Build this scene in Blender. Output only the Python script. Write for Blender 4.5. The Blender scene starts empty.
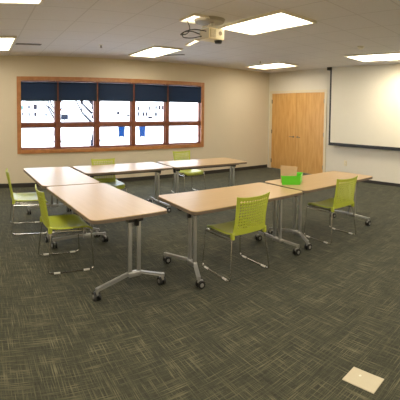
import bpy, bmesh, math, random
from mathutils import Vector, Matrix
random.seed(7)
D = bpy.data
COL = bpy.context.scene.collection

# ------------------------------------------------------------------ materials
def srgb(r, g, b):
    f = lambda c: (c/255/12.92) if c/255 <= .04045 else ((c/255+.055)/1.055)**2.4
    return (f(r), f(g), f(b), 1)

def nodes_of(name):
    m = D.materials.new(name); m.use_nodes = True
    nt = m.node_tree
    return m, nt, nt.nodes['Principled BSDF']

def mat(name, rgb, rough=.5, metal=0., noise=.06, scale=25., spec=.5, bump=0.):
    m, nt, b = nodes_of(name)
    N, L = nt.nodes, nt.links
    tc = N.new('ShaderNodeTexCoord'); nz = N.new('ShaderNodeTexNoise')
    nz.inputs['Scale'].default_value = scale; nz.inputs['Detail'].default_value = 3
    L.new(tc.outputs['Object'], nz.inputs['Vector'])
    mx = N.new('ShaderNodeMix'); mx.data_type = 'RGBA'
    c = srgb(*rgb)
    mx.inputs[6].default_value = tuple(v*(1-noise) for v in c[:3])+(1,)
    mx.inputs[7].default_value = tuple(min(1, v*(1+noise)) for v in c[:3])+(1,)
    L.new(nz.outputs['Fac'], mx.inputs[0]); L.new(mx.outputs[2], b.inputs['Base Color'])
    b.inputs['Roughness'].default_value = rough; b.inputs['Metallic'].default_value = metal
    b.inputs['Specular IOR Level'].default_value = spec
    if bump:
        bp = N.new('ShaderNodeBump'); bp.inputs['Strength'].default_value = bump; bp.inputs['Distance'].default_value = .004
        L.new(nz.outputs['Fac'], bp.inputs['Height']); L.new(bp.outputs['Normal'], b.inputs['Normal'])
    return m

def emit(name, rgb, strength):
    m, nt, b = nodes_of(name)
    N, L = nt.nodes, nt.links
    tc = N.new('ShaderNodeTexCoord'); nz = N.new('ShaderNodeTexNoise'); nz.inputs['Scale'].default_value = 300
    L.new(tc.outputs['Object'], nz.inputs['Vector'])
    mx = N.new('ShaderNodeMix'); mx.data_type = 'RGBA'
    c = srgb(*rgb)
    mx.inputs[6].default_value = tuple(v*.95 for v in c[:3])+(1,); mx.inputs[7].default_value = c
    L.new(nz.outputs['Fac'], mx.inputs[0])
    L.new(mx.outputs[2], b.inputs['Emission Color']); b.inputs['Emission Strength'].default_value = strength
    b.inputs['Base Color'].default_value = (.8, .8, .78, 1)
    return m

def wood(name, c1, c2, stretch=(1, 14, 14), rough=.4, scale=3.):
    m, nt, b = nodes_of(name)
    N, L = nt.nodes, nt.links
    tc = N.new('ShaderNodeTexCoord'); mp = N.new('ShaderNodeMapping'); mp.inputs['Scale'].default_value = stretch
    nz = N.new('ShaderNodeTexNoise'); nz.inputs['Scale'].default_value = scale; nz.inputs['Detail'].default_value = 5
    nz.inputs['Distortion'].default_value = .6
    L.new(tc.outputs['Object'], mp.inputs['Vector']); L.new(mp.outputs[0], nz.inputs['Vector'])
    cr = N.new('ShaderNodeValToRGB')
    cr.color_ramp.elements[0].position = .3; cr.color_ramp.elements[0].color = srgb(*c1)
    cr.color_ramp.elements[1].position = .7; cr.color_ramp.elements[1].color = srgb(*c2)
    L.new(nz.outputs['Fac'], cr.inputs[0]); L.new(cr.outputs[0], b.inputs['Base Color'])
    b.inputs['Roughness'].default_value = rough
    return m

def carpet():
    m, nt, b = nodes_of('carpet')
    N, L = nt.nodes, nt.links
    tc = N.new('ShaderNodeTexCoord')
    def streak(scale, seed, lo, hi):
        mp = N.new('ShaderNodeMapping'); mp.inputs['Scale'].default_value = scale; mp.inputs['Location'].default_value = seed
        nz = N.new('ShaderNodeTexNoise'); nz.inputs['Scale'].default_value = 1; nz.inputs['Detail'].default_value = 2.5
        nz.inputs['Roughness'].default_value = .65
        L.new(tc.outputs['Object'], mp.inputs['Vector']); L.new(mp.outputs[0], nz.inputs['Vector'])
        mr = N.new('ShaderNodeMapRange'); mr.inputs['From Min'].default_value = lo; mr.inputs['From Max'].default_value = hi
        L.new(nz.outputs['Fac'], mr.inputs['Value'])
        return mr.outputs[0]
    def math_(op, a, c):
        n = N.new('ShaderNodeMath'); n.operation = op
        for i, v in enumerate((a, c)):
            if hasattr(v, 'links'): L.new(v, n.inputs[i])
            else: n.inputs[i].default_value = v
        return n.outputs[0]
    sx = streak((3.4, 128, 1), (3, 1, 0), .52, .66)
    sy = streak((128, 3.4, 1), (9, 4, 0), .52, .66)
    px_ = streak((5, 5, 1), (1, 7, 0), .28, .60)
    py_ = streak((5, 5, 1), (12, 2, 0), .28, .60)
    light = math_('MAXIMUM', math_('MULTIPLY', sx, px_), math_('MULTIPLY', sy, py_))
    dx = streak((7, 60, 1), (31, 1, 0), .46, .68)
    dy = streak((60, 7, 1), (5, 41, 0), .46, .68)
    dark = math_('MAXIMUM', dx, dy)
    fz = streak((420, 420, 1), (0, 0, 0), .25, .8)
    m1 = N.new('ShaderNodeMix'); m1.data_type = 'RGBA'
    m1.inputs[6].default_value = srgb(*CARPET[0]); m1.inputs[7].default_value = srgb(*CARPET[1])
    L.new(math_('MULTIPLY', dark, .8), m1.inputs[0])
    m2 = N.new('ShaderNodeMix'); m2.data_type = 'RGBA'
    L.new(m1.outputs[2], m2.inputs[6]); m2.inputs[7].default_value = srgb(*CARPET[2])
    L.new(math_('MULTIPLY', light, .62), m2.inputs[0])
    m3 = N.new('ShaderNodeMix'); m3.data_type = 'RGBA'; m3.blend_type = 'MULTIPLY'
    L.new(m2.outputs[2], m3.inputs[6]); m3.inputs[7].default_value = (.62, .62, .62, 1)
    L.new(math_('MULTIPLY', math_('SUBTRACT', 1., fz), .5), m3.inputs[0])
    L.new(m3.outputs[2], b.inputs['Base Color'])
    b.inputs['Roughness'].default_value = .85; b.inputs['Specular IOR Level'].default_value = .25
    b.inputs['Sheen Weight'].default_value = .07; b.inputs['Sheen Roughness'].default_value = .5; b.inputs['Sheen Tint'].default_value = (.72, .86, .95, 1)  # bluish sheen put in for window daylight on the carpet
    bp = N.new('ShaderNodeBump'); bp.inputs['Strength'].default_value = .35; bp.inputs['Distance'].default_value = .004
    L.new(fz, bp.inputs['Height']); L.new(bp.outputs[0], b.inputs['Normal'])
    return m

def ceiling_tiles(ox, oy, px_, py_):
    m, nt, b = nodes_of('ceiling_tile')
    N, L = nt.nodes, nt.links
    tc = N.new('ShaderNodeTexCoord'); sp = N.new('ShaderNodeSeparateXYZ'); L.new(tc.outputs['Object'], sp.inputs[0])
    def line(out, o, p):
        a = N.new('ShaderNodeMath'); a.operation = 'SUBTRACT'; L.new(out, a.inputs[0]); a.inputs[1].default_value = o
        d = N.new('ShaderNodeMath'); d.operation = 'DIVIDE'; L.new(a.outputs[0], d.inputs[0]); d.inputs[1].default_value = p
        f = N.new('ShaderNodeMath'); f.operation = 'PINGPONG'; L.new(d.outputs[0], f.inputs[0]); f.inputs[1].default_value = .5
        g = N.new('ShaderNodeMath'); g.operation = 'LESS_THAN'; L.new(f.outputs[0], g.inputs[0]); g.inputs[1].default_value = .014
        return g.outputs[0]
    mx = N.new('ShaderNodeMath'); mx.operation = 'MAXIMUM'
    L.new(line(sp.outputs[0], ox, px_), mx.inputs[0]); L.new(line(sp.outputs[1], oy, py_), mx.inputs[1])
    nz = N.new('ShaderNodeTexNoise'); nz.inputs['Scale'].default_value = 60; nz.inputs['Detail'].default_value = 4
    L.new(tc.outputs['Object'], nz.inputs['Vector'])
    c = N.new('ShaderNodeMix'); c.data_type = 'RGBA'
    c.inputs[6].default_value = srgb(*CEIL[0]); c.inputs[7].default_value = srgb(*CEIL[1])
    L.new(nz.outputs['Fac'], c.inputs[0])
    c2 = N.new('ShaderNodeMix'); c2.data_type = 'RGBA'
    L.new(c.outputs[2], c2.inputs[6]); c2.inputs[7].default_value = srgb(*CEIL[2])
    ml = N.new('ShaderNodeMath'); ml.operation = 'MULTIPLY'; L.new(mx.outputs[0], ml.inputs[0]); ml.inputs[1].default_value = .45
    L.new(ml.outputs[0], c2.inputs[0]); L.new(c2.outputs[2], b.inputs['Base Color'])
    b.inputs['Roughness'].default_value = .9
    return m

def glass_pane():
    m = D.materials.new('window_glass'); m.use_nodes = True
    nt = m.node_tree; N, L = nt.nodes, nt.links
    N.remove(N['Principled BSDF']); out = N['Material Output']
    t = N.new('ShaderNodeBsdfTransparent'); g = N.new('ShaderNodeBsdfGlossy'); g.inputs['Roughness'].default_value = .02
    t.inputs['Color'].default_value = (.96, .98, 1, 1)
    tc = N.new('ShaderNodeTexCoord'); nz = N.new('ShaderNodeTexNoise'); nz.inputs['Scale'].default_value = 2
    L.new(tc.outputs['Object'], nz.inputs['Vector'])
    mr = N.new('ShaderNodeMapRange'); mr.inputs['To Min'].default_value = .03; mr.inputs['To Max'].default_value = .06
    L.new(nz.outputs['Fac'], mr.inputs['Value'])
    mx = N.new('ShaderNodeMixShader'); L.new(mr.outputs[0], mx.inputs[0]); L.new(t.outputs[0], mx.inputs[1]); L.new(g.outputs[0], mx.inputs[2])
    L.new(mx.outputs[0], out.inputs['Surface'])
    return m

CARPET = [(60, 60, 42), (37, 37, 25), (138, 133, 102)]
CEIL = [(220, 218, 218), (234, 231, 230), (188, 184, 180)]
M = {}
M['carpet'] = carpet()
M['ceil'] = ceiling_tiles(.05, 2.91, .605, .59)
M['wall_back'] = mat('back_wall_paint', (212, 200, 176), .85, noise=.02, scale=4)
M['wall_right'] = mat('right_wall_paint', (226, 220, 206), .85, noise=.02, scale=4)
M['base'] = mat('rubber_base', (44, 40, 36), .6, noise=.1)
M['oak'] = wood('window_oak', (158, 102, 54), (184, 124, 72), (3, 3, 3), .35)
M['oak_backlit'] = wood('window_oak_inner', (104, 52, 28), (130, 70, 40), (3, 3, 3), .35)  # darker copy of the oak, backlit shade put into its colour
M['door'] = wood('door_maple', (206, 152, 82), (226, 178, 108), (6, 6, .8), .4, 2.5)
M['doorframe'] = mat('door_frame_paint', (226, 214, 186), .5, noise=.02)
M['nickel'] = mat('brushed_nickel', (150, 135, 110), .35, .9)
M['top'] = wood('maple_laminate', (190, 159, 116), (197, 167, 124), (1.5, 16, 16), .34, 2.)
M['top'].node_tree.nodes['Principled BSDF'].inputs['Specular IOR Level'].default_value = .5
M['edge'] = mat('grey_edge_band', (104, 90, 76), .45)
M['silver'] = mat('silver_metal', (178, 178, 175), .38, .75, noise=.03)
M['darkmetal'] = mat('dark_metal', (62, 60, 58), .45, .4)
M['black'] = mat('black_plastic', (24, 24, 24), .4)
M['chrome'] = mat('chrome_rod', (200, 198, 192), .2, 1., noise=.02)
M['glide'] = mat('clear_glide', (214, 212, 204), .3)
M['lime'] = mat('lime_plastic', (178, 188, 64), .34, noise=.04, scale=12)
M['shade'] = mat('navy_shade_fabric', (40, 50, 68), .8, noise=.15, scale=60)
def translucent(m, rgb, fac):
    nt = m.node_tree; b = nt.nodes['Principled BSDF']; t = nt.nodes.new('ShaderNodeBsdfTranslucent'); t.inputs['Color'].default_value = srgb(*rgb)
    x = nt.nodes.new('ShaderNodeMixShader'); x.inputs[0].default_value = fac
    nt.links.new(b.outputs[0], x.inputs[1]); nt.links.new(t.outputs[0], x.inputs[2]); nt.links.new(x.outputs[0], nt.nodes['Material Output'].inputs['Surface'])
translucent(M['shade'], (70, 84, 98), .6)
M['white'] = mat('white_plastic', (232, 226, 208), .45, noise=.02)
M['cream'] = mat('cream_plastic', (236, 222, 180), .45, noise=.02)
M['grille'] = mat('tan_grille', (150, 128, 84), .6)
M['greyplate'] = mat('olive_grey_metal', (168, 160, 142), .5, 0)
M['screen'] = mat('screen_fabric', (236, 230, 214), .8, noise=.015, scale=8)
M['ventgrey'] = mat('vent_metal', (120, 112, 104), .6)
M['ventdark'] = mat('vent_slot', (60, 56, 52), .8)
M['lit'] = emit('lit_diffuser', (255, 243, 220), 7.0)
M['lit_small'] = emit('small_ceiling_glow', (255, 240, 215), 2.0)
M['lampframe'] = mat('troffer_frame', (236, 228, 206), .5)
M['green'] = mat('green_bin_plastic', (92, 204, 36), .35, noise=.04)
M['kraft'] = mat('kraft_paper', (205, 172, 132), .8, noise=.06)
M['plate'] = mat('brass_cream_plate', (196, 186, 158), .4, noise=.03)
M['glass'] = glass_pane()
M['snow'] = mat('snowy_ground', (240, 242, 246), .9, noise=.02, scale=.4)
M['kerb'] = mat('pale_kerb', (120, 126, 136), .9)
M['facade'] = mat('pale_facade', (236, 238, 240), .9, noise=.02, scale=.5)
M['winblue'] = mat('dark_far_window', (16, 18, 34), .8, spec=0.)
M['teal'] = mat('teal_far_panel', (62, 96, 94), .6)
M['bark'] = mat('grey_bark', (34, 36, 48), .9, spec=0.)
M['blue'] = mat('blue_painted_steel', (4, 40, 84), .8, spec=0.)
M['signgrey'] = mat('slate_sign', (26, 34, 48), .9, spec=0.)

# ------------------------------------------------------------------ mesh helpers
class MB:
    def __init__(s): s.bm = bmesh.new()
    def box(s, x0, x1, y0, y1, z0, z1, bevel=0, seg=2, mtx=None):
        r = bmesh.ops.create_cube(s.bm, size=1)
        vs = r['verts']
        for v in vs:
            v.co = Vector(((x0+x1)/2+v.co.x*(x1-x0), (y0+y1)/2+v.co.y*(y1-y0), (z0+z1)/2+v.co.z*(z1-z0)))
        if mtx is not None:
            for v in vs: v.co = mtx @ v.co
        if bevel:
            es = list({e for v in vs for e in v.link_edges})
            bmesh.ops.bevel(s.bm, geom=es, offset=bevel, segments=seg, affect='EDGES', profile=.5)
        return s
    def bar(s, a, b, w, h, bevel=0, up=(0, 0, 1)):
        a, b = Vector(a), Vector(b); d = b-a; z = d.normalized(); u = Vector(up)
        x = u.cross(z)
        if x.length < 1e-4: x = Vector((1, 0, 0)).cross(z)
        x.normalize(); y = z.cross(x)
        m = Matrix((x, y, z)).transposed().to_4x4(); m.translation = (a+b)/2
        return s.box(-w/2, w/2, -h/2, h/2, -d.length/2, d.length/2, bevel, 2, m)
    def cyl(s, a, b, r, r2=None, seg=16):
        a, b = Vector(a), Vector(b); d = b-a
        m = d.to_track_quat('Z', 'Y').to_matrix().to_4x4(); m.translation = (a+b)/2
        bmesh.ops.create_cone(s.bm, cap_ends=True, segments=seg, radius1=r, radius2=r if r2 is None else r2, depth=d.length, matrix=m)
        return s
    def tube(s, pts, r, seg=8, closed=False):
        pts = [Vector(p) for p in pts]; n = len(pts); rings = []; pu = None
        for i, p in enumerate(pts):
            if closed: t = (pts[(i+1) % n]-pts[i-1]).normalized()
            else: t = (pts[min(i+1, n-1)]-pts[max(i-1, 0)]).normalized()
            if pu is None: pu = t.orthogonal().normalized()
            u = (pu-t*pu.dot(t)).normalized(); pu = u; w = t.cross(u)
            rr = r[i] if isinstance(r, (list, tuple)) else r
            rings.append([s.bm.verts.new(p+(u*math.cos(2*math.pi*k/seg)+w*math.sin(2*math.pi*k/seg))*rr) for k in range(seg)])
        for i in range(n if closed else n-1):
            A, B = rings[i], rings[(i+1) % n]
            off = 0
            if closed and i == n-1:
                off = min(range(seg), key=lambda o: (A[0].co-B[o].co).length)
            for k in range(seg): s.bm.faces.new((A[k], A[(k+1) % seg], B[(k+1+off) % seg], B[(k+off) % seg]))
        if not closed:
            s.bm.faces.new(rings[0][::-1]); s.bm.faces.new(rings[-1])
        return s
    def prism(s, poly, z0, z1):
        lo = [s.bm.verts.new((x, y, z0)) for x, y in poly]; hi = [s.bm.verts.new((x, y, z1)) for x, y in poly]
        n = len(poly)
        s.bm.faces.new(lo[::-1]); s.bm.faces.new(hi)
        for i in range(n): s.bm.faces.new((lo[i], lo[(i+1) % n], hi[(i+1) % n], hi[i]))
        return s
    def build(s, name, m, parent=None, smooth=False, kind=None):
        bmesh.ops.recalc_face_normals(s.bm, faces=s.bm.faces)
        me = D.meshes.new(name); s.bm.to_mesh(me); s.bm.free()
        me.materials.append(m)
        if smooth:
            for p in me.polygons: p.use_smooth = True
        o = D.objects.new(name, me); COL.objects.link(o)
        if parent is not None: o.parent = parent
        if smooth:
            me.set_sharp_from_angle(angle=math.radians(38))
        if kind: o['kind'] = kind
        return o

def tag(o, label, cat, group=None):
    o['label'] = label; o['category'] = cat
    if group: o['group'] = group
    return o
def thing(name, label, cat, loc=(0, 0, 0), rz=0., group=None):
    o = D.objects.new(name, None); COL.objects.link(o); o.empty_display_size = .1
    o.location = loc; o.rotation_euler = (0, 0, rz)
    return tag(o, label, cat, group)
def copy_tree(o, parent=None):
    c = o.copy(); COL.objects.link(c)
    if parent is not None: c.parent = parent
    for ch in list(o.children): copy_tree(ch, c)
    return c
def round_path(pts, rad, n=5, closed=False):
    out = []; N = len(pts)
    for i, p in enumerate(pts):
        p = Vector(p)
        if not closed and i in (0, N-1): out.append(p); continue
        a = (Vector(pts[i-1])-p); b = (Vector(pts[(i+1) % N])-p)
        r = min(rad, a.length*.45, b.length*.45)
        A = p+a.normalized()*r; B = p+b.normalized()*r
        for k in range(n+1):
            t = k/n; out.append(A*(1-t)**2+p*2*t*(1-t)+B*t*t)
    return out
def rrect(x0, x1, y0, y1, r, n=6):
    out = []
    for cx, cy, a0 in ((x1-r, y1-r, 0), (x0+r, y1-r, 90), (x0+r, y0+r, 180), (x1-r, y0+r, 270)):
        for k in range(n+1):
            a = math.radians(a0+90*k/n); out.append((cx+r*math.cos(a), cy+r*math.sin(a)))
    return out

# ------------------------------------------------------------------ the room
HC = 2.724; DB = 7.691; RW = -0.0223; DR = 7.422
XL, YF = -3.4, -3.3
NR = Vector((math.cos(RW), math.sin(RW), 0)); TR = Vector((-math.sin(RW), math.cos(RW), 0))
MR = Matrix.Rotation(RW, 4, 'Z'); MR.translation = NR*DR     # local: x outward through the right wall, y along it
def rw_obj(o): o.matrix_world = MR @ o.matrix_world if o.matrix_world != Matrix() else MR; return o
def onR(vx, vy, vz): return MR @ Vector((vx, vy, vz))

b = MB(); b.box(XL-.2, 8.2, YF-.2, DB+.1, -.12, 0); b.build('floor', M['carpet'], kind='structure')
b = MB(); b.box(XL-.2, 8.2, YF-.2, DB+.3, HC, HC+.15); b.build('ceiling', M['ceil'], kind='structure')
# back wall with the window opening
WX0, WX1, WZ0, WZ1 = .87, 5.27, .755, 2.25
b = MB()
b.box(XL-.2, WX0, DB, DB+.2, 0, HC); b.box(WX1, 8.0, DB, DB+.2, 0, HC)
b.box(WX0, WX1, DB, DB+.2, 0, WZ0); b.box(WX0, WX1, DB, DB+.2, WZ1, HC)
b.build('wall_back', M['wall_back'], kind='structure')
# right wall with the door opening (v along the wall)
DV0, DV1, DH = 5.80, 7.745, 2.15
b = MB()
b.box(0, .2, -3.6, DV0, 0, HC); b.box(0, .2, DV1, 8.1, 0, HC); b.box(0, .2, DV0, DV1, DH, HC)
o = b.build('wall_right', M['wall_right'], kind='structure'); o.matrix_world = MR
b = MB(); b.box(XL-.2, XL, YF, DB, 0, HC); b.build('wall_left', M['wall_back'], kind='structure')
b = MB(); b.box(XL, 8.0, YF-.2, YF, 0, HC); b.build('wall_front', M['wall_back'], kind='structure')
# baseboards
b = MB(); b.box(XL, 7.56, DB-.012, DB, 0, .088, .003); b.build('baseboard_back', M['base'], kind='structure')
b = MB(); b.box(-.012, 0, -3.3, 5.74, 0, .072, .003)
o = b.build('baseboard_right', M['base'], kind='structure'); o.matrix_world = MR

# ---- window
win = D.objects.new('window_1', None); COL.objects.link(win); win['kind'] = 'structure'
win.location = (0, DB, 0)
b = MB()
FX0, FX1, FZ0, FZ1 = .82, 5.325, .70, 2.302
cw = .085
b.box(FX0, FX0+cw, -.022, .0, FZ0, FZ1, .004); b.box(FX1-cw, FX1, -.022, .0, FZ0, FZ1, .004)
b.box(FX0+cw, FX1-cw, -.022, .0, FZ1-cw, FZ1, .004); b.box(FX0+cw, FX1-cw, -.030, .0, FZ0, FZ0+cw, .004)
b.build('window_frame', M['oak'], win)
b = MB()   # jamb lining inside the opening
b.box(WX0, WX0+.03, 0, .14, WZ0, WZ1); b.box(WX1-.03, WX1, 0, .14, WZ0, WZ1)
b.box(WX0+.03, WX1-.03, 0, .14, WZ1-.03, WZ1); b.box(WX0+.03, WX1-.03, 0, .14, WZ0, WZ0+.045)
b.build('window_lining', M['oak_backlit'], win)
MUL = [1.69, 2.565, 3.425, 4.297]
for x in MUL:
    b = MB(); b.box(x-.048, x+.048, .01, .12, WZ0+.045, WZ1-.03, .005); b.build('mullion', M['oak_backlit'], win)
edges = [WX0+.03]+MUL+[WX1-.03]
for i in range(5):
    a = edges[i]+(.048 if i else 0); c = edges[i+1]-(.048 if i < 4 else 0)
    b = MB(); b.box(a, c, .015, .115, 1.252, 1.328, .005); b.build('rail', M['oak_backlit'], win)
    for z0, z1 in ((WZ0+.045, 1.252), (1.328, WZ1-.03)):
        b = MB()   # sash around each pane
        s = .022
        b.box(a, a+s, .05, .10, z0, z1); b.box(c-s, c, .05, .10, z0, z1)
        b.box(a+s, c-s, .05, .10, z0, z0+s); b.box(a+s, c-s, .05, .10, z1-s, z1)
        b.build('sash', M['oak_backlit'], win)
        b = MB(); b.box(a+s, c-s, .07, .076, z0+s, z1-s); b.build('pane', M['glass'], win)
# ---- roller shades, one per bay, pulled a third of the way down
where = ['leftmost window bay, beside the left window casing', 'second window bay from the left', 'middle window bay',
         'fourth window bay from the left', 'rightmost window bay, toward the wooden doors']
for i in range(5):
    a = edges[i]+(.017 if i else .004); c = edges[i+1]-(.017 if i < 4 else .004)
    t = thing('roller_shade', 'dark navy roller shade in the '+where[i], 'window shade', ((a+c)/2, DB, 0), 0, 'roller shades in the window')
    w = (c-a)/2
    b = MB(); b.box(-w, w, -.004, .0, 1.815, 2.178); b.build('shade_fabric', M['shade'], t)
    b = MB(); b.cyl((-w, .002, 2.174), (w, .002, 2.174), .018, seg=14); b.build('roller_tube', M['shade'], t, True)
    b = MB(); b.box(-w, w, -.008, .004, 1.797, 1.817, .003); b.build('hem_bar', M['black'], t)

# ---- double door in the right wall
door = D.objects.new('door_1', None); COL.objects.link(door); door['kind'] = 'structure'; door.matrix_world = MR
b = MB()
b.box(-.02, .12, DV0-.055, DV0+.02, 0, DH+.045, .004); b.box(-.02, .12, DV1-.02, DV1+.055, 0, DH+.045, .004)
b.box(-.02, .12, DV0+.02, DV1-.02, DH-.02, DH+.045, .004)
b.build('door_frame', M['doorframe'], door)
mid = 6.79
for s, (v0, v1) in ((1, (DV0+.024, mid-.004)), (-1, (mid+.004, DV1-.024))):
    b = MB(); b.box(.0, .045, v0, v1, .01, DH-.024, .003); lf = b.build('door_leaf', M['door'], door)
    vh = mid-.075*s
    b = MB(); b.cyl((.0, vh, .945), (-.012, vh, .945), .026); b.cyl((-.01, vh, .945), (-.05, vh, .945), .010)
    b.tube(round_path([(-.05, vh+.005*s, .945), (-.052, vh-.06*s, .945), (-.048, vh-.12*s, .940)], .02), .010)
    b.build('handle', M['nickel'], lf, True)
    vhinge = v0-.004 if s > 0 else v1+.004
    for z in (.22, 1.05, 1.9):
        b = MB(); b.cyl((-.008, vhinge, z-.055), (-.008, vhinge, z+.055), .011, seg=10); b.box(-.004, .002, vhinge-.03, vhinge+.03, z-.05, z+.05)
        b.build('hinge', M['nickel'], lf)

# ---- projection screen hanging in front of the right wall
scr = thing('projection_screen', 'large white pull-down projection screen with black border on the right wall', 'projector screen')
scr.matrix_world = MR
S0, S1 = 2.55, 5.59
b = MB(); b.box(-.102, -.10, S0+.05, S1-.05, .885, HC-.005); b.build('screen_fabric', M['screen'], scr)
b = MB(); b.box(-.104, -.099, S1-.05, S1, .885, HC-.075); b.build('side_border', M['black'], scr)
b = MB(); b.box(-.104, -.099, S0, S0+.05, .885, HC-.075); b.build('side_border', M['black'], scr)
b = MB(); b.box(-.104, -.099, S0, S1, .835, .885); b.build('bottom_border', M['black'], scr)
b = MB(); b.box(-.118, -.088, S0, S1, .812, .835, .008); b.build('bottom_bar', M['black'], scr, True)
b = MB(); b.box(-.15, -.06, S1-.05, S1+.07, HC-.075, HC, .006); b.build('end_bracket', M['black'], scr)

# ---- wall outlet
t = thing('wall_outlet', 'small cream electrical outlet on the right wall below the screen', 'outlet'); t.matrix_world = MR @ Matrix.Translation((0, 5.136, .40))
b = MB(); b.box(-.006, 0, -.038, .038, -.06, .06, .003); b.build('cover_plate', M['cream'], t)
for dz in (-.025, .025):
    b = MB(); b.box(-.009, -.005, -.017, .017, dz-.016, dz+.016, .003); b.build('socket', M['white'], t)

# ------------------------------------------------------------------ ceiling things
def make_light(name, lx, ly, label, w=.60, l=1.17, group='rectangular ceiling lights', m='lit', f=.030):
    t = thing(name, label, 'ceiling light', (lx, ly, HC), 0, group)
    b = MB()
    b.box(-w/2, -w/2+f, -l/2, l/2, -.030, 0, .002); b.box(w/2-f, w/2, -l/2, l/2, -.030, 0, .002)
    b.box(-w/2+f, w/2-f, -l/2, -l/2+f, -.030, 0, .002); b.box(-w/2+f, w/2-f, l/2-f, l/2, -.030, 0, .002)
    b.build('light_frame', M['lampframe'], t)
    b = MB(); b.box(-w/2+f, w/2-f, -l/2+f, l/2-f, -.006, 0); b.build('diffuser', M[m], t)
    return t
make_light('ceiling_light', 3.37, 3.51, 'large glowing rectangular ceiling light right beside the projector', .64, 1.18)
make_light('ceiling_light', 3.29, 6.44, 'glowing rectangular ceiling light in front of the window, near the middle of the ceiling', .60, 1.14)
make_light('ceiling_light', 6.42, 6.43, 'glowing rectangular ceiling light above the wooden double door', .66, 1.16)
make_light('ceiling_light', 6.43, 3.50, 'glowing rectangular ceiling light in front of the projection screen', .72, 1.2)
make_light('ceiling_light', .32, 6.30, 'ceiling light cut off by the left edge, above the window end of the room', .60, 1.17)
make_light('ceiling_light', .36, 3.35, 'ceiling light in the top left corner of the photo', .66, 1.17)
make_light('ceiling_glow_patch', 2.550, 3.885, 'small bright white patch on the ceiling left of the projector mount', .26, .34, None, 'lit_small', .006)  # glowing plate added for a bright ceiling shape of unclear origin
t = make_light('glow_strip', 3.37, 5.22, 'narrow bright strip on the ceiling behind the hanging projector', .09, .52, None, 'lit_small', .01); t.rotation_euler[2] = -.24  # second glowing piece, added for another unclear bright shape

def make_vent(lx, ly, w, l, rz, label):
    t = thing('ceiling_vent', label, 'air vent', (lx, ly, HC), rz, 'ceiling air vents')
    b = MB(); b.box(-w/2, w/2, -l/2, l/2, -.004, 0); b.build('backing', M['ventdark'], t)
    b = MB(); f = .018
    b.box(-w/2, -w/2+f, -l/2, l/2, -.010, 0); b.box(w/2-f, w/2, -l/2, l/2, -.010, 0)
    b.box(-w/2, w/2, -l/2, -l/2+f, -.010, 0); b.box(-w/2, w/2, l/2-f, l/2, -.010, 0); b.build('vent_frame', M['ventgrey'], t)
    n = 1
    for i in range(n):
        y = -l/2+f+(l-2*f)*(i+1)/(n+1)
        b = MB(); b.box(-w/2+f, w/2-f, y-.006, y+.006, -.009, -.001); b.build('slat', M['ventgrey'], t)
make_vent(.89, 6.36, .44, .09, .1, 'narrow grey slot air vent above the left end of the window')
make_vent(3.80, 6.64, .52, .07, -.82, 'narrow grey slot air vent right of the ceiling light by the window')

def make_sprinkler(x, y, label):
    t = thing('ceiling_sprinkler', label, 'sprinkler', (x, y, HC), 0, 'ceiling sprinklers')
    b = MB(); b.cyl((0, 0, 0), (0, 0, -.008), .045, .035); b.build('escutcheon', M['white'], t, True)
    b = MB(); b.cyl((0, 0, -.008), (0, 0, -.045), .012, .009); b.cyl((0, 0, -.045), (0, 0, -.049), .024); b.build('sprinkler_head', M['nickel'], t)
make_sprinkler(2.132, 6.2, 'small ceiling sprinkler above the window, left part of the ceiling')
make_sprinkler(5.731, 6.10, 'small ceiling sprinkler left of the light above the double door')
t = thing('smoke_detector', 'small round white smoke detector on the ceiling near the projection screen', 'smoke detector', (5.41, 3.32, HC))
b = MB(); b.cyl((0, 0, 0), (0, 0, -.018), .06, .058, 24); b.build('detector_base', M['white'], t, True)
b = MB(); b.cyl((0, 0, -.018), (0, 0, -.042), .05, .036, 24); b.build('detector_cap', M['white'], t, True)

# ---- projector, its mount and cables
mt = thing('projector_mount', 'olive grey ceiling plate and white arms that hold the projector', 'projector mount', (2.80, 3.88, HC))
b = MB(); b.cyl((-.05, -.01, 0), (-.05, -.01, -.036), .20, .18, 32); b.build('ceiling_plate', M['greyplate'], mt, True)
b = MB(); b.cyl((0, 0, -.014), (0, 0, -.075), .028, .028); b.cyl((0, 0, -.07), (0, 0, -.082), .06); b.build('pole', M['white'], mt, True)
for sx, sy in ((-.1, -.07), (.1, -.07), (-.1, .07), (.1, .07)):
    b = MB(); b.tube(round_path([(0, 0, -.076), (sx*.6, sy*.6, -.07), (sx, sy, -.082), (sx, sy, -.095)], .02), .010); b.build('arm', M['white'], mt, True)
pj = thing('projector', 'cream white projector with tan grille and dark lens hanging from the ceiling', 'projector', (2.815, 3.92, 2.478), 0)
b = MB(); b.box(-.115, .125, -.12, .09, 0, .142, .014, 3); b.build('body', M['cream'], pj, True)
b = MB(); b.box(-.100, -.015, -.124, -.118, .022, .122, .002)
b.build('vent_grille', M['grille'], pj)
b = MB()
for i in range(7): b.box(-.096, -.02, -.127, -.123, .028+i*.0135, .034+i*.0135)
b.build('grille_slat', M['cream'], pj)
b = MB(); b.cyl((.058, -.118, .082), (.058, -.123, .082), .026, seg=24); b.build('badge', M['grille'], pj, True)
b = MB(); b.cyl((.07, -.06, .006), (.07, -.06, -.035), .055, .042, 24); b.build('lens', M['black'], pj, True)
b = MB(); b.box(-.119, -.113, -.11, .08, .01, .132, .002); b.build('connector_panel', M['greyplate'], pj)
def cable(pts, label, rad=.006):
    b = MB(); b.tube(round_path(pts, .05, 6), rad, 6)
    tag(b.build('projector_cable', M['black'], None, True), label, 'cable', 'cables of the ceiling projector')
cable([(2.70, 3.86, 2.575), (2.56, 3.93, 2.595), (2.47, 4.00, 2.57), (2.40, 4.02, 2.515), (2.50, 3.98, 2.535), (2.55, 4.0, 2.62), (2.53, 4.05, 2.723)], 'black cable looping out to the left of the projector up to the ceiling')
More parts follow.
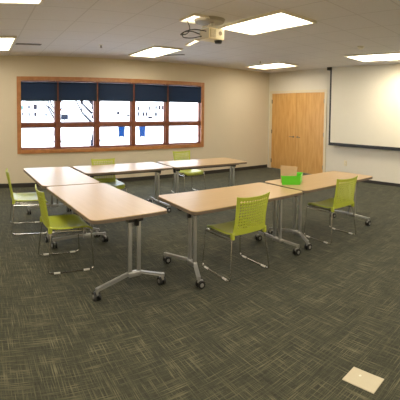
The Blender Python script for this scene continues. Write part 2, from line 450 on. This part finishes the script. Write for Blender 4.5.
cable([(2.70, 3.96, 2.53), (2.58, 4.00, 2.495), (2.47, 4.06, 2.50), (2.50, 4.10, 2.58), (2.60, 4.06, 2.60), (2.70, 4.00, 2.56)], 'black cable hanging in a low loop behind the projector')
cable([(2.875, 3.98, 2.63), (2.90, 4.02, 2.665), (2.90, 4.06, 2.70), (2.88, 4.08, 2.722)], 'short black cable rising from the projector top to the ceiling')

# ------------------------------------------------------------------ tables
TL, TW, TZ = 1.437, .735, .70
OY = -.10      # the twin columns stand off centre under the top
def make_table():
    t = thing('training_table', '', 'table')
    L, W = TL, TW
    b = MB(); b.prism(rrect(.003, L-.003, .003, W-.003, .055), TZ-.006, TZ)
    top = b.build('tabletop', M['top'], t)
    b = MB(); b.prism(rrect(0, L, 0, W, .058), TZ-.032, TZ-.006); b.build('edge_band', M['edge'], top)
    for y in (W/2-.20, W/2+.20):
        b = MB(); b.box(.17, L-.17, y-.016, y+.016, TZ-.075, TZ-.032, .003); b.build('support_rail', M['darkmetal'], t)
    for s in (0, 1):
        f = (lambda x: x) if s == 0 else (lambda x: L-x)
        cx = f(.155)
        b = MB(); b.box(min(f(.10), f(.21)), max(f(.10), f(.21)), W/2-.24, W/2+.24, TZ-.060, TZ-.032, .004)
        b.box(min(f(.125), f(.185)), max(f(.125), f(.185)), W/2+OY-.075, W/2+OY+.075, TZ-.10, TZ-.055, .004); b.build('hinge_bracket', M['darkmetal'], t)
        b = MB(); b.box(min(f(.10), f(.135)), max(f(.10), f(.135)), W/2+OY-.018, W/2+OY+.018, TZ-.13, TZ-.06, .004); b.build('latch', M['black'], t)
        for dy in (-.044, .044):
            b = MB(); b.bar((cx, W/2+OY+dy, .13), (cx, W/2+OY+dy, TZ-.09), .030, .034, .010, (0, 1, 0)); b.build('column', M['silver'], t, True)
        b = MB(); b.box(cx-.022, cx+.022, W/2+OY-.064, W/2+OY+.064, .105, .155, .012, 3); b.build('foot_joint', M['silver'], t, True)
        for sy in (-1, 1):
            ex, ey = f(.072), W/2+(.290 if sy > 0 else -.345)
            b = MB()
            p0 = Vector((cx, W/2+OY+sy*.05, .140)); p1 = Vector((ex, ey, .100))
            b.bar(p0, p1, .025, .019, .005, (0, 0, 1)); b.cyl((ex, ey, .112), (ex, ey, .082), .017, seg=12)
            b.build('foot', M['silver'], t, True)
            dx = .018 if s == 0 else -.018
            b = MB(); b.cyl((ex, ey, .084), (ex, ey, .066), .010, seg=10); b.box(ex+dx-.026, ex+dx+.026, ey-.011, ey+.011, .046, .074, .006); c = b.build('caster', M['silver'], t, True)
            for dy in (-.019, .019):
                b = MB(); b.cyl((ex+dx, ey+dy-.009, .036), (ex+dx, ey+dy+.009, .036), .036, seg=20)
                b.build('wheel', M['black'], c, True)
                q = 1 if dy > 0 else -1
                b = MB(); b.cyl((ex+dx, ey+dy+.009*q, .036), (ex+dx, ey+dy+.012*q, .036), .018, seg=16); b.build('hub_cap', M['silver'], c, True)
    return t
proto_table = make_table()
hp = math.pi/2
# x, y of the corner, heading, turned?
tabs = [
 (.879, 2.785, .075, 1, 'maple topped rolling table at front left, its bare short end toward the viewer'),
 (.749, 4.258, .0441, 1, 'maple topped rolling table at far left, directly behind the front left table'),
 (1.492, 4.985, .0256, 0, 'rolling table before the window, left one of the two in the back row'),
 (2.945, 5.010, -.0584, 0, 'rolling table at the right end of the back row before the window'),
 (1.756, 2.671, -.0233, 0, 'maple topped rolling table at front centre with a green chair backed toward the viewer'),
 (3.226, 2.654, -.0535, 0, 'maple topped rolling table at right, the one carrying the bright green box'),
]
for i, (x, y, a, turned, lab) in enumerate(tabs):
    o = proto_table if i == 0 else copy_tree(proto_table)
    o['label'] = lab; o['group'] = 'rolling tables set in a U'
    if turned:   # local x runs along depth; local y runs toward -x
        d = Vector((math.cos(a), math.sin(a)))*TW
        o.location = (x+d.x, y+d.y, 0); o.rotation_euler = (0, 0, a+hp)
    else:
        o.location = (x, y, 0); o.rotation_euler = (0, 0, a)

# ------------------------------------------------------------------ chairs (local +y = forward)
def back_point(u, v):
    """u -1..1 across, v 0..1 up the backrest."""
    w = .206-.014*math.sin(math.pi*v)
    y = -.205-.045*v-.018*v*v
    y -= .030*(1-u*u)*(.5+.5*v)            # bulges backward in the middle
    z = .420+.360*v+.016*(abs(u)**3)*(v**4)
    return Vector((u*w, y, z))
def make_back():
    bm = bmesh.new(); NX, NZ = 13, 13
    cache = {}
    def V(i, j):                             # half-cell lattice
        k = (round(i*1000), round(j*1000))
        if k not in cache:
            cache[k] = bm.verts.new(back_point(max(-1, min(1, i/NX*2-1)), max(0, min(1, j/NZ))))
        return cache[k]
    for i in range(NX):
        for j in range(NZ):
            border = i < 1 or i >= NX-1 or j < 2 or j >= NZ-1
            slot = False and 2 <= i < NX-2
            if slot: continue
            if border:
                bm.faces.new((V(i, j), V(i+1, j), V(i+1, j+1), V(i, j+1))); continue
            r = .42
            cx, cy = i+.5, j+.5
            inner = [V(cx-r, cy), V(cx, cy-r), V(cx+r, cy), V(cx, cy+r)]
            co = [V(i, j), V(i+1, j), V(i+1, j+1), V(i, j+1)]
            for k in range(4):
                bm.faces.new((co[k], inner[(k+1) % 4], inner[k]))
                bm.faces.new((co[k], co[(k+1) % 4], inner[(k+1) % 4]))
    bmesh.ops.recalc_face_normals(bm, faces=bm.faces)
    return bm
def make_chair():
    t = thing('sled_chair', '', 'chair')
    b = MB(); b.bm.free(); b.bm = make_back()
    bk = b.build('backrest', M['lime'], t, False)
    md = bk.modifiers.new('thickness', 'SOLIDIFY'); md.thickness = .008; md.offset = 0
    # seat shell
    bm = bmesh.new(); NX, NY = 12, 14; g = []
    for j in range(NY+1):
        v = j/NY; row = []
        for i in range(NX+1):
            u = i/NX*2-1
            w = .215+.012*math.sin(math.pi*v)-(.03*max(0, (v-.85)/.15)**2)
            z = .428-.014*(1-u*u)*math.sin(math.pi*min(1, v*1.1))+.010*abs(u)**3-.045*max(0, (v-.8)/.2)**2+.012*max(0, (.15-v)/.15)
            row.append(bm.verts.new((u*w, -.215+.455*v, z)))
        g.append(row)
    for j in range(NY):
        for i in range(NX): bm.faces.new((g[j][i], g[j][i+1], g[j+1][i+1], g[j+1][i]))
    b = MB(); b.bm.free(); b.bm = bm
    st = b.build('seat', M['lime'], t, True)
    md = st.modifiers.new('thickness', 'SOLIDIFY'); md.thickness = .014; md.offset = -1
    for s in (-1, 1):
        loop = [(s*.205, -.20, .402), (s*.246, -.240, .008), (s*.246, .226, .008), (s*.225, .205, .398)]
        b = MB(); b.tube(round_path(loop, .045, 6, True), .0065, 8, True); b.tube([(s*.212, -.205, .372), (s*.229, .200, .372)], .006, 8); fr = b.build('sled_frame', M['chrome'], t, True)
        for y in (-.150, .150):
            b = MB(); b.cyl((s*.246, y-.03, .009), (s*.246, y+.03, .009), .0095, seg=10); b.build('glide', M['glide'], fr, True)
    for y in (-.14, .13):
        b = MB(); b.tube([(-.212, y, .398), (.212, y, .398)], .0065, 8); b.build('cross_bar', M['chrome'], t, True)
    for s in (-1, 1):
        b = MB(); b.box(s*.20-.012, s*.20+.012, -.225, -.185, .385, .44, .004); b.build('back_bracket', M['lime'], t)
    return t
proto_chair = make_chair()
chairs = [
 (2.375, 2.845, -.02, 'lime green chair at the front centre table, perforated back toward the viewer'),
 (3.885, 2.775, -.09, 'lime green chair at the right table near the green box, back toward the viewer'),
 (.885, 3.715, -hp+.03, 'lime green chair at the left side of the front left table, seen sideways'),
 (.665, 4.925, -hp-.04, 'leftmost lime green chair, at the far left table, seen sideways'),
 (2.02, 5.53, math.pi-.03, 'pale green chair tucked behind the left table of the back row, facing the viewer'),
 (3.87, 6.08, math.pi+.02, 'pale green chair behind the right table of the back row, facing the viewer'),
]
for i, (x, y, a, lab) in enumerate(chairs):
    o = proto_chair if i == 0 else copy_tree(proto_chair)
    o.location = (x, y, 0); o.rotation_euler = (0, 0, a); o['label'] = lab; o['group'] = 'green chairs around the tables'

# ------------------------------------------------------------------ green box with a kraft sheet
gb = thing('green_box', 'open bright green plastic box standing on the right table', 'box', (3.475, 3.055, TZ), .0)
BX = [(-.205, .02), (-.03, -.135), (.20, .02), (.025, .175)]
def inset(poly, k): return [(x*k, y*k) for x, y in poly]
b = MB()
bot = [b.bm.verts.new((x*.93, y*.93, .001)) for x, y in BX]; rim = [b.bm.verts.new((x, y, .108)) for x, y in BX]
rin = [b.bm.verts.new((x*.95, y*.95, .108)) for x, y in BX]; bin_ = [b.bm.verts.new((x*.88, y*.88, .008)) for x, y in BX]
b.bm.faces.new(bot); b.bm.faces.new(bin_)
for i in range(4):
    j = (i+1) % 4
    b.bm.faces.new((bot[i], bot[j], rim[j], rim[i])); b.bm.faces.new((rim[i], rim[j], rin[j], rin[i])); b.bm.faces.new((rin[i], rin[j], bin_[j], bin_[i]))
b.build('bin', M['green'], gb)
b = MB(); b.tube([(x*1.01, y*1.01, .106) for x, y in BX], .006, 6, True); b.build('rim', M['green'], gb)
b = MB()
q = [(-.165, .025, .02), (-.17, .03, .235), (.02, -.08, .212), (-.02, -.09, .02)]
f = [b.bm.verts.new(p) for p in q]; g = [b.bm.verts.new((x+.004, y+.006, z)) for x, y, z in q]
b.bm.faces.new(f); b.bm.faces.new(g)
for i in range(4): b.bm.faces.new((f[i], f[(i+1) % 4], g[(i+1) % 4], g[i]))
o = b.build('paper_folder', M['kraft']); o.location = (3.455, 3.075, TZ)
tag(o, 'tan kraft paper folder sticking up out of the green box', 'paper')

# ------------------------------------------------------------------ floor plate
fp = thing('floor_outlet', 'cream rectangular floor outlet cover set into the carpet at bottom right', 'floor outlet', (1.874, 1.070, 0), .02)
b = MB(); b.box(-.067, .067, -.106, .106, 0, .005, .002); b.build('cover_plate', M['plate'], fp)
b = MB(); b.cyl((.015, .03, .005), (.015, .03, .0075), .008, seg=14); b.build('screw', M['white'], fp)

# ------------------------------------------------------------------ outside the window
GZ = -.35
b = MB(); b.box(-60, 120, DB+.25, 140, GZ-.2, GZ); b.build('ground_outside', M['snow'], kind='structure')
b = MB(); b.box(4.2, 8.6, 23.0, 23.2, GZ, GZ+.1); b.build('kerb', M['kerb'], kind='structure')
CAM = Vector((0, 0, 1.5614)); YAW = .596
def at(px, py, y):          # point of the world seen at a given bearing, at depth y
    th = YAW+(px-200)/373.94
    x = y*math.tan(th); r = math.hypot(x, y)
    return Vector((x, y, CAM.z-(py-113.5)/373.94*r))
YB = 62.
bd = thing('building', 'pale building with small dark windows across the street, seen through the window', 'building', (0, YB, GZ))
b = MB(); x0 = at(14, 110, YB).x; x1 = at(56, 110, YB).x; b.box(x0, x1, 0, 8, 0, 5.4); b.build('facade', M['facade'], bd)
x0 = at(99, 110, YB).x; x1 = at(170, 110, YB).x
b = MB(); b.box(x0, x1, 0, 8, 0, 6.2); b.build('facade', M['facade'], bd)
wins = [(29, 108, 1.2, 3.4), (35.3, 108, 2.2, 5), (29, 115.5, 1, 4), (35.3, 115.5, 1.6, 4), (22.5, 115, .8, 3), (46, 116, 1.0, 3),
        (138.2, 110, 1, 4), (138.2, 115.5, 1, 4), (143.2, 115.5, 1.2, 4), (146.2, 115.5, 1.2, 4), (149, 109.5, 1, 4), (155.8, 109, 1, 3.6), (155.8, 115.5, 1.2, 4), (159.3, 109, 1.2, 4), (162.5, 109, 1.2, 4),
        (103, 109, .7, 3), (118, 114.5, 1.4, 3.4), (126.5, 109.5, 2, 1.4), (128, 117, 2.4, 1.3), (150, 119, 2.6, 2), (106, 106, .6, 2.5)]
for px, py, w, h in wins:
    c = at(px, py, YB); s = math.hypot(c.x, c.y)/373.94
    k = math.cos(YAW+(px-200)/373.94)
    b = MB(); b.box(c.x-w*s/k*.8, c.x+w*s/k*.8, -.06, .0, c.z-GZ-h*s/2, c.z-GZ+h*s/2); b.build('window', M['winblue'], bd)
for px, py, w, h in ((37, 101.5, 14, 2.2), (21.5, 109, 2.4, 4)):
    c = at(px, py, YB); s = math.hypot(c.x, c.y)/373.94; k = math.cos(YAW+(px-200)/373.94)
    b = MB(); b.box(c.x-w*s/k*.8, c.x+w*s/k*.8, -.05, .0, c.z-GZ-h*s/2, c.z-GZ+h*s/2); b.build('teal_panel', M['teal'], bd)

def tree(y, px, base, spread, h, seed, label, r0):
    rnd = random.Random(seed)
    p = at(px, 118, y); t = thing('bare_tree', label, 'tree', (p.x, y, GZ), 0, 'bare trees outside the window')
    b = MB(); b.tube([(0, 0, 0), (.05*h, 0, .3*h), (.0, 0, .6*h)], [r0, r0*.8, r0*.55], 8); b.build('trunk', M['bark'], t, True)
    for k in range(7):
        z0 = h*(.3+.05*k); a = rnd.uniform(-1, 1); s = 1 if k % 2 else -1
        e = (s*spread*rnd.uniform(.5, 1), rnd.uniform(-.3, .3)*spread, z0+h*rnd.uniform(.15, .4))
        m_ = (e[0]*.5, e[1]*.5, (z0+e[2])/2+.08*h*a)
        b = MB(); b.tube([(0, 0, z0), m_, e], [r0*.4, r0*.28, r0*.12], 6)
        b.tube([m_, (m_[0]+s*.1*spread, 0, m_[2]+.22*h)], [r0*.2, r0*.08], 5); b.build('branch', M['bark'], t, True)
tree(17., 92, 0, 1.3, 4.6, 3, 'bare grey tree with forked branches seen through the second window bay', .16)
tree(30., 55, 0, 1.1, 4.2, 5, 'thin bare tree seen through the first window bay beside the mullion', .2)
sb = at(64.5, 116, 24.)
sg = thing('sign_board', 'small slate blue board on a post outside, seen through the second window bay', 'sign', (sb.x, 24., GZ))
b = MB(); b.box(-.24, .24, -.02, .02, 1.40, 1.78, .005); b.build('board', M['signgrey'], sg)
b = MB(); b.cyl((0, 0, 0), (0, 0, 1.46), .02); b.build('post', M['signgrey'], sg)
for px, lab in ((121.5, 'blue collection box standing outside, seen through the middle window bay'), (142.3, 'blue collection box standing outside, seen through the fourth window bay')):
    rr = (CAM.z-GZ)/((138.5-113.5)/373.94); th = YAW+(px-200)/373.94
    hz = 11.5/373.94*rr; k = 6.4/373.94*rr/2
    t = thing('collection_box', lab, 'box', (rr*math.sin(th), rr*math.cos(th), GZ), -.5, 'blue boxes outside the window')
    b = MB(); b.box(-k*.85, k*.85, -k*.8, k*.8, .06, hz*.78, .03); b.build('box_body', M['blue'], t)
    b = MB(); b.cyl((-k, 0, hz*.78), (k, 0, hz*.78), k*.82, seg=20); b.build('lid', M['blue'], t)
    for sx in (-k*.6, k*.6):
        b = MB(); b.box(sx-.05, sx+.05, -k*.6, k*.6, 0, .08); b.build('leg', M['signgrey'], t)

# ------------------------------------------------------------------ light
w = D.worlds.new('World'); bpy.context.scene.world = w; w.use_nodes = True
nt = w.node_tree; bg = nt.nodes['Background']
sky = nt.nodes.new('ShaderNodeTexNoise'); sky.inputs['Scale'].default_value = 1.5
cr = nt.nodes.new('ShaderNodeValToRGB'); cr.color_ramp.elements[0].color = (.80, .88, 1, 1); cr.color_ramp.elements[1].color = (.92, .96, 1, 1)
nt.links.new(sky.outputs['Fac'], cr.inputs[0]); nt.links.new(cr.outputs[0], bg.inputs['Color'])
bg.inputs['Strength'].default_value = 3.6
def area(name, loc, sx, sy, power, rgb, rot=(0, 0, 0)):
    l = D.lights.new(name, 'AREA'); l.shape = 'RECTANGLE'; l.size = sx; l.size_y = sy; l.energy = power; l.color = rgb
    o = D.objects.new(name, l); COL.objects.link(o); o.location = loc; o.rotation_euler = rot
for x in (-2.65, .36, 3.37, 6.4):
    for y in (.55, -2.2):
        area('troffer_lamp', (x, y, HC-.02), .6, 1.2, 20, (1, .9, .74))
area('troffer_lamp', (-2.65, 3.5, HC-.02), .6, 1.2, 20, (1, .9, .74)); area('troffer_lamp', (-2.65, 6.4, HC-.02), .6, 1.2, 20, (1, .9, .74))

sl = D.lights.new('added_screen_spot', 'SPOT'); sl.energy = 42; sl.color = (1, .86, .56); sl.spot_size = 1.7; sl.spot_blend = 1; sl.shadow_soft_size = .08  # added spot without a fixture, makes the warm bright patch on the screen
so = D.objects.new('added_screen_spot', sl); COL.objects.link(so); so.location = (6.72, 3.05, HC-.05)
so.rotation_euler = (Vector((7.33, 3.25, 2.1))-so.location).to_track_quat('-Z', 'Y').to_euler()

# ------------------------------------------------------------------ camera (central cylindrical: the photo is part of a sweep panorama)
F = 373.94; H0 = 128.406; PITCH, ROLL = .04264, .010688
s, c = math.sin(YAW), math.cos(YAW)
R0 = Vector((c, -s, 0)); F0 = Vector((s, c, 0)); D0 = Vector((0, 0, -1))
F1 = F0*math.cos(PITCH)+D0*math.sin(PITCH); D1 = -F0*math.sin(PITCH)+D0*math.cos(PITCH)
R2 = R0*math.cos(ROLL)-D1*math.sin(ROLL); D2 = R0*math.sin(ROLL)+D1*math.cos(ROLL)
cd = D.cameras.new('camera'); co = D.objects.new('camera', cd); COL.objects.link(co)
m = Matrix((R2, -D2, -F1)).transposed().to_4x4(); m.translation = CAM; co.matrix_world = m
cd.type = 'PANO'; cd.panorama_type = 'CENTRAL_CYLINDRICAL'
cd.central_cylindrical_range_u_min = -200/F; cd.central_cylindrical_range_u_max = 200/F
cd.central_cylindrical_range_v_min = -(400-H0)/F; cd.central_cylindrical_range_v_max = H0/F
cd.central_cylindrical_radius = 1.
cd.clip_start = .05; cd.clip_end = 400
bpy.context.scene.camera = co
vs = bpy.context.scene.view_settings
vs.view_transform = 'Standard'; vs.look = 'None'; vs.exposure = 1.0; vs.gamma = 1.03
